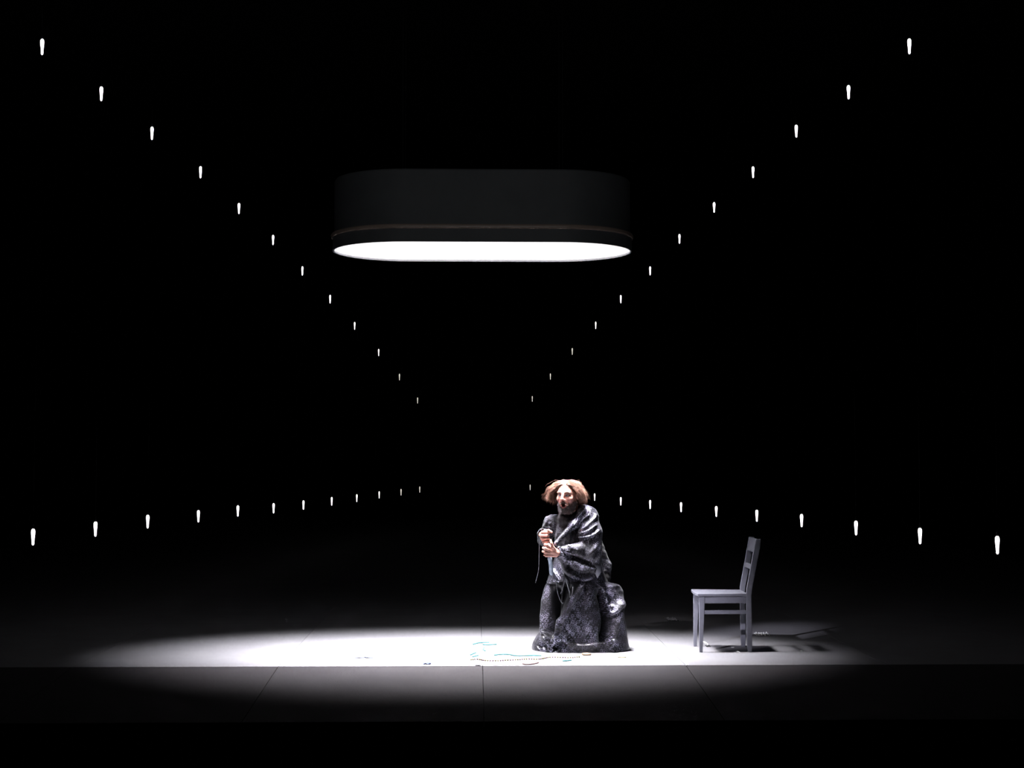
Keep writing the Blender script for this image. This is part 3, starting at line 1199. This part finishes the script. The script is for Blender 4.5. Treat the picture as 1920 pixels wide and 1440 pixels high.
# ---- upper robe: torso, collar, right sleeve, trailing back fold
def robe_sdf(p):
    d = ell(p, P(1076, 1008, 0.005), (0.150, 0.135, 0.20))
    d = smin(d, ell(p, P(1090, 1062, 0.035), (0.155, 0.145, 0.17)), 0.06)
    d = smin(d, cone(p, P(1036, 981, 0.06), P(1105, 972, -0.06), 0.062, 0.080), 0.04)
    d = smin(d, cone(p, P(1058, 973, -0.03), P(1090, 965, 0.0), 0.062, 0.075), 0.03)
    d = smin(d, cone(p, P(1034, 981, 0.055), P(1021, 1012, 0.06), 0.062, 0.052), 0.03)
    d = smin(d, cone(p, P(1020, 1012, 0.07), P(1018, 1001.5, -0.095), 0.052, 0.046), 0.015)
    # trailing folds on the back
    d = smin(d, cone(p, P(1117, 1015, 0.04), P(1135, 1062, 0.05), 0.05, 0.046), 0.03)
    d = smin(d, cone(p, P(1136, 1060, 0.05), P(1137, 1084, 0.03), 0.046, 0.036), 0.02)
    d = smin(d, cone(p, P(1135, 1082, 0.02), P(1135, 1104, -0.03), 0.034, 0.010), 0.02)
    # opening of the collar and the right cuff
    d = smin(d, cone(p, P(1060, 969, -0.09), P(1092, 964, -0.03), 0.050, 0.06), 0.03)
    d = smax(d, -cone(p, H(-0.01, 0, -0.03), H(0.030, 0, -0.125), 0.085, 0.046), 0.008)
    d = smax(d, -cone(p, P(1018, 1001.5, -0.105), P(1018, 1002, -0.17), 0.036, 0.05), 0.006)
    return d


V, Q = polygonize(robe_sdf, (-0.42, -0.30, 0.36), (0.30, 0.30, 1.22), 0.0042)
N = vert_normals(V, Q)
V = folds(V, N, [
    ([(1041, 970), (1040, 990), (1042, 1015)], 4, 0.012, 0.6),
    ([(1052, 978), (1046, 1000), (1040, 1022)], 4, 0.010, 0.6),
    ([(1030, 972), (1022, 985), (1014, 997)], 3, 0.010, 0.6),
    ([(1024, 968), (1016, 982), (1010, 992)], 3, 0.008, 0.6),
    ([(1036, 992), (1028, 990), (1018, 988)], 2.5, 0.006, 0.7),
    ([(1131, 1030), (1139, 1055), (1141, 1075)], 3, 0.016, 0.5),
    ([(1125, 1045), (1131, 1065), (1133, 1085)], 3, 0.014, 0.5),
    ([(1136, 1068), (1132, 1076), (1130, 1084)], 3, 0.012, 0.5),
    ([(1046, 1040), (1046, 1065), (1050, 1090)], 4, 0.014, 0.5)])
V += N * (0.0022 * np.sin(V[:, 0] * 130 + V[:, 2] * 70) * np.sin(V[:, 2] * 95 - V[:, 0] * 60))[:, None]
ro = mesh_obj('robe', V, Q, M_BROC_DARK, person, True, {'weave': ('FLOAT_VECTOR', weave(V, 0.0, 0.03))})
tag(ro, 'black robe top with narrow sleeve')


# ---- the wide draped left sleeve
def sleeve_sdf(p):
    d = cone(p, P(1101, 967, -0.075), P(1108, 1000, -0.13), 0.078, 0.088)
    d = smin(d, cone(p, P(1092, 958, -0.045), P(1104, 968, -0.075), 0.052, 0.07), 0.03)
    d = smin(d, cone(p, P(1107, 1000, -0.13), P(1108, 1036, -0.165), 0.088, 0.084), 0.03)
    d = smin(d, cone(p, P(1108, 1030, -0.165), P(1052, 1035, -0.235), 0.074, 0.044), 0.03)
    d = smin(d, ell(p, P(1090, 1059, -0.15), (0.155, 0.072, 0.120)), 0.04)
    d = smin(d, cone(p, P(1055, 1040, -0.222), P(1072, 1066, -0.185), 0.036, 0.052), 0.03)
    # drape edge running from the shoulder across the chest down to the hands
    d = smin(d, cone(p, P(1095, 961, -0.10), P(1074, 985, -0.150), 0.030, 0.028), 0.03)
    d = smin(d, cone(p, P(1074, 985, -0.150), P(1042, 1019, -0.218), 0.028, 0.017), 0.03)
    # cuff opening
    d = smax(d, -cone(p, P(1046, 1036, -0.245), P(1030, 1038, -0.26), 0.033, 0.05), 0.006)
    # hollow under the hanging sleeve
    d = smax(d, -ell(p, P(1090, 1102, -0.13), (0.20, 0.040, 0.052)), 0.012)
    return d


V, Q = polygonize(sleeve_sdf, (-0.26, -0.34, 0.46), (0.26, 0.08, 1.22), 0.0036)
N = vert_normals(V, Q)
V = folds(V, N, [
    ([(1098, 946), (1082, 963), (1066, 981), (1051, 993), (1041, 1010)], 4, 0.016, 0.45),
    ([(1080, 999), (1098, 989), (1114, 972), (1116, 962)], 3.6, 0.017, 0.5),
    ([(1079, 993), (1092, 977), (1106, 964)], 3.2, 0.015, 0.5),
    ([(1077, 986), (1085, 970), (1097, 956)], 3.0, 0.014, 0.5),
    ([(1081, 1001), (1102, 996), (1120, 983)], 2.6, 0.015, 0.5),
    ([(1074, 1003), (1090, 1007), (1110, 1003), (1126, 991)], 3.2, 0.020, 0.35),
    ([(1044, 1028), (1056, 1016), (1075, 1005)], 3.6, 0.016, 0.5),
    ([(1060, 1018), (1074, 1028), (1084, 1033)], 3.5, 0.012, 0.5),
    ([(1050, 1025), (1062, 1040), (1085, 1050), (1112, 1060)], 4, -0.018, 0.8),
    ([(1066, 1049), (1082, 1053), (1100, 1060), (1120, 1066)], 4.5, 0.024, 0.35),
    ([(1062, 1055), (1075, 1068), (1095, 1076), (1115, 1073)], 5.5, -0.022, 0.9),
    ([(1044, 1036), (1055, 1060), (1074, 1079), (1098, 1086), (1122, 1078)], 5, 0.020, 0.6),
    ([(1124, 1000), (1118, 1025), (1100, 1045)], 5, 0.012, 0.6),
    ([(1127, 1020), (1122, 1040), (1110, 1052)], 4, 0.010, 0.6),
    ([(1094, 1012), (1098, 1028), (1094, 1042)], 5, -0.010, 0.8)])
so = mesh_obj('draped_sleeve', V, Q, M_BROC, person, True, {'weave': ('FLOAT_VECTOR', weave(V, 0.05, 0.05) * 1.0)})
tag(so, 'wide draped brocade sleeve over the folded arm')

# ---- skirt of the robe, pooling wide on the floor
TAB = [(1036, 1046, 1118), (1056, 1036, 1128), (1066, 1032, 1131), (1075, 1030.5, 1133), (1090, 1028, 1140), (1094, 1027, 1150), (1098, 1025, 1160), (1108, 1022, 1166), (1125, 1018, 1168.5),
       (1145, 1015, 1170), (1165, 1014, 1173), (1182, 1013, 1175), (1190, 1010, 1176), (1197, 1004, 1177), (1206, 999.5, 1178), (1213, 997, 1179.5), (1215.3, 997, 1180)]
tz = np.array([P(1086, r[0])[2] for r in TAB])
tl = np.array([P(r[1], r[0])[0] for r in TAB]); tr = np.array([P(r[2], r[0])[0] for r in TAB])
tz[-1] = 0.0
NR, NT_ = 190, 460
zz = np.interp(np.linspace(0, 1, NR), np.linspace(0, 1, len(tz)), tz)
order = np.argsort(tz)
xl = np.interp(zz, tz[order], tl[order]); xr_ = np.interp(zz, tz[order], tr[order])
ker = np.ones(5) / 5
th = np.linspace(0, 2 * math.pi, NT_, endpoint=False)
Z = np.repeat(zz[:, None], NT_, 1)
rx_ = (xr_ - xl)[:, None] / 2
xc = (xr_ + xl)[:, None] / 2
t01 = np.clip(1 - zz / 0.75, 0, 1)[:, None]
ry = (0.145 + 0.115 * t01 ** 0.8)
yc = 0.02 + 0.0 * t01
ct, st = np.cos(th)[None], np.sin(th)[None]
sup = (np.abs(ct) ** 2.4 + np.abs(st) ** 2.4) ** (-1 / 2.4)
backw = np.clip(st * 1.4, 0, 1)
wob = 1 + backw * 0.10 * t01 * np.sin(th * 9 + 2 * t01)[None][0]
X = xc + rx_ * ct * np.minimum(sup, 1.06) / 1.0
X = np.clip(X, xl[:, None], xr_[:, None])
Yv = yc + ry * st * sup * wob
V = np.stack([X, Yv, Z], -1).reshape(-1, 3)
i = np.arange(NR - 1)[:, None] * NT_
k = np.arange(NT_)[None]; k2 = (k + 1) % NT_
Q = np.stack([i + k, i + k2, i + NT_ + k2, i + NT_ + k], -1).reshape(-1, 4)[:, ::-1]
N = vert_normals(V, Q)
if (N[:, 0] * (V[:, 0] - V[:, 0].mean())).sum() < 0:
    Q = Q[:, ::-1]; N = -N
UVW = np.stack([(np.repeat(th[None], NR, 0).ravel() - 1.5 * math.pi) % (2 * math.pi) * 0.30, V[:, 2] * 1.0, np.zeros(len(V))], 1)
hemfade = np.clip(V[:, 2] / 0.03, 0, 1)
V2 = folds(V, N, [
    ([(1030, 1076), (1023, 1110), (1022, 1150), (1024, 1185), (1033, 1218)], 7, 0.040, 0.8),
    ([(1045, 1100), (1042, 1125), (1039, 1160), (1037, 1200)], 5.5, -0.11, 1.0),
    ([(1067, 1094), (1060, 1115), (1051, 1140), (1044, 1162)], 8, -0.085, 1.0),
    ([(1097, 1090), (1079, 1121), (1053, 1164), (1040, 1209)], 20, 0.075, 0.14),
    ([(1109, 1100), (1104, 1140), (1098, 1190)], 10, 0.020, 0.9),
    ([(1122, 1100), (1134, 1140), (1137, 1170), (1128, 1206)], 7, -0.13, 0.8),
    ([(1165, 1125), (1161, 1150), (1153, 1180), (1143, 1212)], 8, 0.045, 0.5),
    ([(1142, 1096), (1158, 1099), (1166, 1112), (1161, 1132), (1147, 1151), (1133, 1136)], 4.5, 0.022, 0.6),
    ([(1139, 1106), (1147, 1120), (1144, 1136)], 7, -0.035, 0.9),
    ([(1060, 1199), (1085, 1211), (1120, 1208), (1160, 1197)], 5, 0.014, 0.5),
    ([(1003, 1204), (1012, 1196), (1024, 1200), (1035, 1218)], 4, 0.022, 0.5),
    ([(1008, 1214), (1018, 1208), (1027, 1217)], 4.5, -0.030, 0.8),
    ([(1058, 1204), (1047, 1213), (1038, 1219)], 5, -0.045, 0.7),
    ([(1038, 1066), (1046, 1080), (1054, 1094)], 3, 0.020, 0.5),
    ([(1028, 1092), (1040, 1089), (1054, 1095)], 3, 0.022, 0.5),
    ([(1056, 1075), (1066, 1090), (1070, 1110)], 3, 0.020, 0.5)])
V2 += N * (0.0035 * np.sin(V[:, 0] * 60 + V[:, 2] * 22) * np.sin(V[:, 2] * 31 + V[:, 0] * 25))[:, None]
# small ripples along the hem
V2[:, 2] = np.where(V[:, 2] < 0.02, np.maximum(0.002, V[:, 2]), np.maximum(V2[:, 2], 0.003))
# the robe falls open at the front left: plain black underskirt shows in the gap between its two edges
pxs, pys = project(V + np.array(PO))
el = np.interp(pys, [1091, 1096, 1151, 1200, 1218], [1040, 1031.5, 1033, 1036.5, 1038])
er = np.interp(pys, [1086, 1095, 1120, 1165, 1207], [1092, 1087, 1073, 1047, 1038])
pl = np.clip(np.minimum(pxs - el, er - pxs) / 2.0 + 0.5, 0, 1) * (N[:, 1] < 0.2) * (pys > 1091)
sk = mesh_obj('skirt', V2, Q, M_BROC, person, True, {'weave': ('FLOAT_VECTOR', UVW), 'plain': ('FLOAT_COLOR', np.repeat(pl[:, None], 3, 1))})
tag(sk, 'floor-length flared robe skirt with silver rosette pattern')

# ---- pale blue inner tunic between the hands and the skirt
def tunic_sdf(p):
    d = cone(p, P(1029, 1022, -0.215), P(1031, 1048, -0.195), 0.014, 0.016)
    d = smin(d, cone(p, P(1031.3, 1048, -0.195), P(1034, 1074, -0.12), 0.018, 0.020), 0.015)
    return d


V, Q = polygonize(tunic_sdf, (-0.32, -0.32, 0.50), (-0.08, -0.02, 0.92), 0.004)
V += vert_normals(V, Q) * (0.003 * np.sin(V[:, 0] * 160 + V[:, 2] * 20))[:, None]
o = mesh_obj('inner_tunic', V, Q, M_BLUE, person, True)
tag(o, 'pale blue cloth showing under the clasped hands')
# satin lining turned out at the end of the draped sleeve
lp = [P(1110, 1054, -0.222), P(1118, 1059, -0.215), P(1127, 1061, -0.185), P(1127, 1073, -0.18), P(1120, 1085, -0.19), P(1116, 1075, -0.212), P(1119, 1066, -0.222)]
c0 = sum(lp) / len(lp)
Vl = [c0 + np.array([0, -0.004, 0])] + lp + [c0 + np.array([0, 0.02, 0])] + [q_ + np.array([0, 0.012, 0]) for q_ in lp]
nl = len(lp)
Fl = [(0, 1 + (k + 1) % nl, 1 + k) for k in range(nl)] + [(nl + 1, nl + 2 + k, nl + 2 + (k + 1) % nl) for k in range(nl)] + \
     [(1 + k, 1 + (k + 1) % nl, nl + 2 + (k + 1) % nl, nl + 2 + k) for k in range(nl)]
o = mesh_obj('sleeve_lining', Vl, Fl, M_LINING, person, True)
tag(o, 'plain grey lining turned out at the sleeve')
# cords
for pts, r in (([(1012, 1006, -0.16), (1011, 1030, -0.17), (1010.5, 1058, -0.17), (1009, 1074, -0.17), (1004, 1093, -0.17)], 0.0026),
               ([(1043, 1088, -0.235), (1044.5, 1106, -0.24), (1049, 1122, -0.245), (1054, 1131, -0.25), (1056, 1130, -0.25)], 0.0032),
               ([(1060, 1084, -0.245), (1056, 1100, -0.262), (1051, 1114, -0.26)], 0.0028),
               ([(1060, 1084, -0.245), (1064, 1098, -0.27), (1068, 1113, -0.275), (1069, 1120, -0.275), (1073, 1112, -0.28), (1074, 1100, -0.275)], 0.0030)):
    v, f = sweep(smooth_path([tuple(P(*a)) for a in pts], 26), r, 6)
    mesh_obj('cord', v, f, M_CORD, person)

# ================================================================== small things lying on the stage
def colour_mat(name, c, rough=0.6):
    return surface(name, tuple(x * 0.9 for x in c), c, rough, 30, 0.1)


M_PAPER = colour_mat('white_paper', (0.93, 0.93, 0.93), 0.7)
M_GREYP = colour_mat('grey_paper', (0.55, 0.55, 0.6))
M_BLUEP = colour_mat('blue_plastic', (0.074, 0.096, 0.192))
M_LILAC = colour_mat('pale_lilac_blue_film', (0.126, 0.152, 0.259))
M_CYAN = colour_mat('cyan_paint', (0.074, 0.281, 0.296))
M_YEL = colour_mat('yellow_bead', (0.200, 0.174, 0.089))
M_PNK = colour_mat('pink_bead', (0.185, 0.118, 0.141))
M_BRN = colour_mat('reddish_cord', (0.118, 0.063, 0.059))
M_ORG = colour_mat('pale_orange_ring', (0.215, 0.148, 0.096))
M_DK = colour_mat('dark_crumb', (0.033, 0.033, 0.037))
M_CREAM = colour_mat('cream_card', (0.178, 0.178, 0.167))


def crumple(name, px, py, wpx, hpx, mat, label, cat, lift=0.012, seed=1, nx=14, ny=6):
    """a crumpled scrap lying on the floor, wpx wide and hpx deep as measured"""
    c = on_floor(px, py)
    a, b = on_floor(px - wpx / 2, py), on_floor(px + wpx / 2, py)
    near, far = on_floor(px, py + hpx / 2), on_floor(px, py - hpx / 2)
    W, D = (b - a).length, max(0.02, (far - near).length * 0.7)
    r = random.Random(seed)
    V = []
    jag0 = [r.uniform(-0.12, 0.12) for _ in range(nx + 1)]
    jag1 = [r.uniform(-0.12, 0.12) for _ in range(nx + 1)]
    for th_ in (0.0012, 0.0):
        r2 = random.Random(seed + 5)
        for i in range(nx + 1):
            for j in range(ny + 1):
                x = (i / nx - 0.5) * W
                t = j / ny
                y = ((-0.5 + jag0[i]) * (1 - t) + (0.5 + jag1[i]) * t) * D
                z = 0.001 + lift * abs(math.sin(i * 1.7 + seed) * math.cos(j * 1.3 + i * 0.6 + seed)) * (0.4 + 0.6 * r2.random()) + th_
                V.append((x, y, z))
    S = (nx + 1) * (ny + 1)
    Fc = []
    for i in range(nx):
        for j in range(ny):
            a_ = i * (ny + 1) + j
            b_ = a_ + ny + 1
            Fc += [(a_, b_, b_ + 1, a_ + 1), (S + a_, S + a_ + 1, S + b_ + 1, S + b_)]
    rim = [i * (ny + 1) for i in range(nx + 1)] + [nx * (ny + 1) + j for j in range(1, ny + 1)] + [i * (ny + 1) + ny for i in range(nx - 1, -1, -1)] + [j for j in range(ny - 1, 0, -1)]
    for k in range(len(rim)):
        a_, b_ = rim[k], rim[(k + 1) % len(rim)]
        Fc.append((a_, S + a_, S + b_, b_))
    o = mesh_obj(name, V, Fc, mat, None, False, loc=(c.x, c.y, 0.0005))
    tag(o, label, cat)
    return o


crumple('paper_scrap', 1428.5, 1190.5, 25, 6, M_PAPER, 'crumpled white paper scrap lying on the floor behind the chair', 'paper', 0.022, 3)
crumple('paper_scrap', 1259, 1162, 20, 8, M_GREYP, 'dim grey crumpled scrap in the dark between singer and chair', 'paper', 0.016, 8)
crumple('paper_scrap', 1383, 1222.5, 6, 3, M_PAPER, 'tiny white scrap in the chair shadow beside the near rear leg', 'paper', 0.006, 5, 6, 4)
crumple('paper_scrap', 1323, 1206, 4, 7, M_PAPER, 'tiny white torn scrap just behind the front legs of the chair', 'paper', 0.006, 6, 6, 4)
crumple('paper_scrap', 1374, 1214.5, 6, 2, M_PAPER, 'tiny white scrap at the back edge of the chair shadow', 'paper', 0.005, 9, 6, 4)
crumple('dark_scrap', 1327.5, 1212, 9, 3, M_DK, 'small dark crumpled scrap on the floor under the chair seat', 'scrap', 0.010, 7, 7, 4)
crumple('paper_scrap', 1503, 1221, 5, 2, M_PAPER, 'tiny pale scrap at the far right of the light pool', 'paper', 0.004, 2, 6, 4)
crumple('plastic_film', 684, 1231, 34, 9, M_LILAC, 'pale blue crumpled plastic film at the left of the light pool', 'film', 0.010, 4)
crumple('blue_scrap', 801, 1244.5, 15, 4.5, M_BLUEP, 'small blue folded scrap near the floor fold, left of centre', 'scrap', 0.014, 11, 8, 4)
crumple('cream_card', 967, 1214, 30, 13, M_CREAM, 'cream card lying flat on the floor left of the robe hem', 'card', 0.002, 12)
crumple('dark_scrap', 896, 1248.0, 10, 1.8, M_DK, 'thin dark sliver on the floor fold at the centre seam', 'scrap', 0.006, 13, 7, 4)
crumple('grey_scrap', 1288, 1247.6, 6, 1.6, M_GREYP, 'small grey crumb on the floor fold below the chair', 'scrap', 0.006, 14, 6, 4)
crumple('yellow_scrap', 1166, 1232.5, 16, 3, M_YEL, 'small yellow scrap on the floor right of the robe hem', 'scrap', 0.006, 15, 8, 4)


def wiggle(name, pts, r, mat, label, cat, flat=False):
    """a strand lying on the floor through measured points"""
    w = [on_floor(a, b) for a, b in pts]
    w = [Vector((q.x, q.y, r + 0.0006)) for q in w]
    c = w[0].copy(); c.z = 0
    v, f = sweep([p_ - c for p_ in smooth_path(w, 8 * len(pts))], r, 6)
    o = mesh_obj(name, v, f, mat, None, True, loc=c)
    tag(o, label, cat)
    return o


CY_G = 'cyan paper strips on the floor left of the singer'
for pts, lab in (([(887, 1209), (900, 1206), (917, 1205.5)], 'rearmost bright cyan strip on the floor left of the singer'),
                 ([(905, 1209.5), (915, 1210), (931, 1209)], 'short cyan strip just in front of the rearmost cyan strip'),
                 ([(908, 1215), (906, 1218), (910, 1221.5)], 'tiny hooked cyan strip below the rearmost cyan strips'),
                 ([(882, 1229), (887, 1226.5), (893, 1224.5)], 'slanting cyan strip at the left end of the beaded string'),
                 ([(886, 1232.5), (892, 1231), (897, 1230)], 'pale cyan strip nearest the left end of the beaded string'),
                 ([(1055, 1240.5), (1063, 1240), (1071, 1239)], 'short thick cyan strip in front of the robe hem')):
    o = wiggle('cyan_strip', pts, 0.005, M_CYAN, lab, 'strip')
    o['group'] = CY_G
o = wiggle('cyan_streamer', [(927, 1229.5), (940, 1228), (955, 1228.3), (968, 1230.5), (985, 1230.5), (1000, 1230), (1015, 1230.5)], 0.0055, M_CYAN,
           'long cyan streamer lying behind the beaded string', 'streamer')
wiggle('reddish_cord', [(980, 1246), (986, 1247), (995, 1246.8), (1004, 1245.2), (1010, 1243.5)], 0.005, M_BRN,
       'short reddish brown cord by the floor fold below the singer', 'cord')

# a string of small beads, yellow and pink, snaking in front of the hem
sp = smooth_path([Vector((*on_floor(a, b).xy, 0)) for a, b in
                  [(880, 1239), (895, 1237.5), (910, 1240), (930, 1240.5), (950, 1239.5), (970, 1238.5), (990, 1237), (1010, 1237.5), (1030, 1234), (1050, 1234), (1070, 1234.5), (1088, 1233)]], 600)
garland = empty('bead_string', (sp[0].x, sp[0].y, 0))
tag(garland, 'long string of yellow and pink beads in front of the robe hem', 'beads')
v, f = sweep([(p_.x - sp[0].x, p_.y - sp[0].y, 0.0072) for p_ in sp[::6]], 0.0015, 5)
mesh_obj('thread', v, f, M_YEL, garland)
bvv, bff = lathe([(0.0015, -0.0065), (0.0048, -0.005), (0.0068, -0.002), (0.0068, 0.002), (0.0048, 0.005), (0.0015, 0.0065)], 8)
bb = [mesh_obj('bead', bvv, bff, M_YEL), mesh_obj('bead', bvv, bff, M_PNK)]
bms = [b_.data for b_ in bb]
for b_ in bb: bpy.data.objects.remove(b_)
acc, last, nb_ = 0, sp[0], 0
for p_ in sp:
    acc += (p_ - last).length
    last = p_
    if acc > 0.019:
        acc = 0
        o = bpy.data.objects.new('bead', bms[(nb_ // 2) % 2])
        COL.objects.link(o)
        o.parent = garland
        o.location = (p_.x - sp[0].x, p_.y - sp[0].y, 0.0075)
        o.rotation_euler = (rnd.uniform(1, 2), 0, rnd.uniform(0, 3))
        nb_ += 1

# orange ring lying by the hem
c = on_floor(1100, 1228.5)
ring = [(c.x + 0.030 * math.cos(a * math.pi / 12), c.y + 0.030 * math.sin(a * math.pi / 12), 0.0085) for a in range(24)]
v, f = sweep([(a - c.x, b - c.y, d) for a, b, d in ring], 0.008, 8, closed=True)
o = mesh_obj('ring', v, f, M_ORG, None, True, loc=(c.x, c.y, 0))
tag(o, 'small pale orange ring touching the front of the robe hem', 'ring')
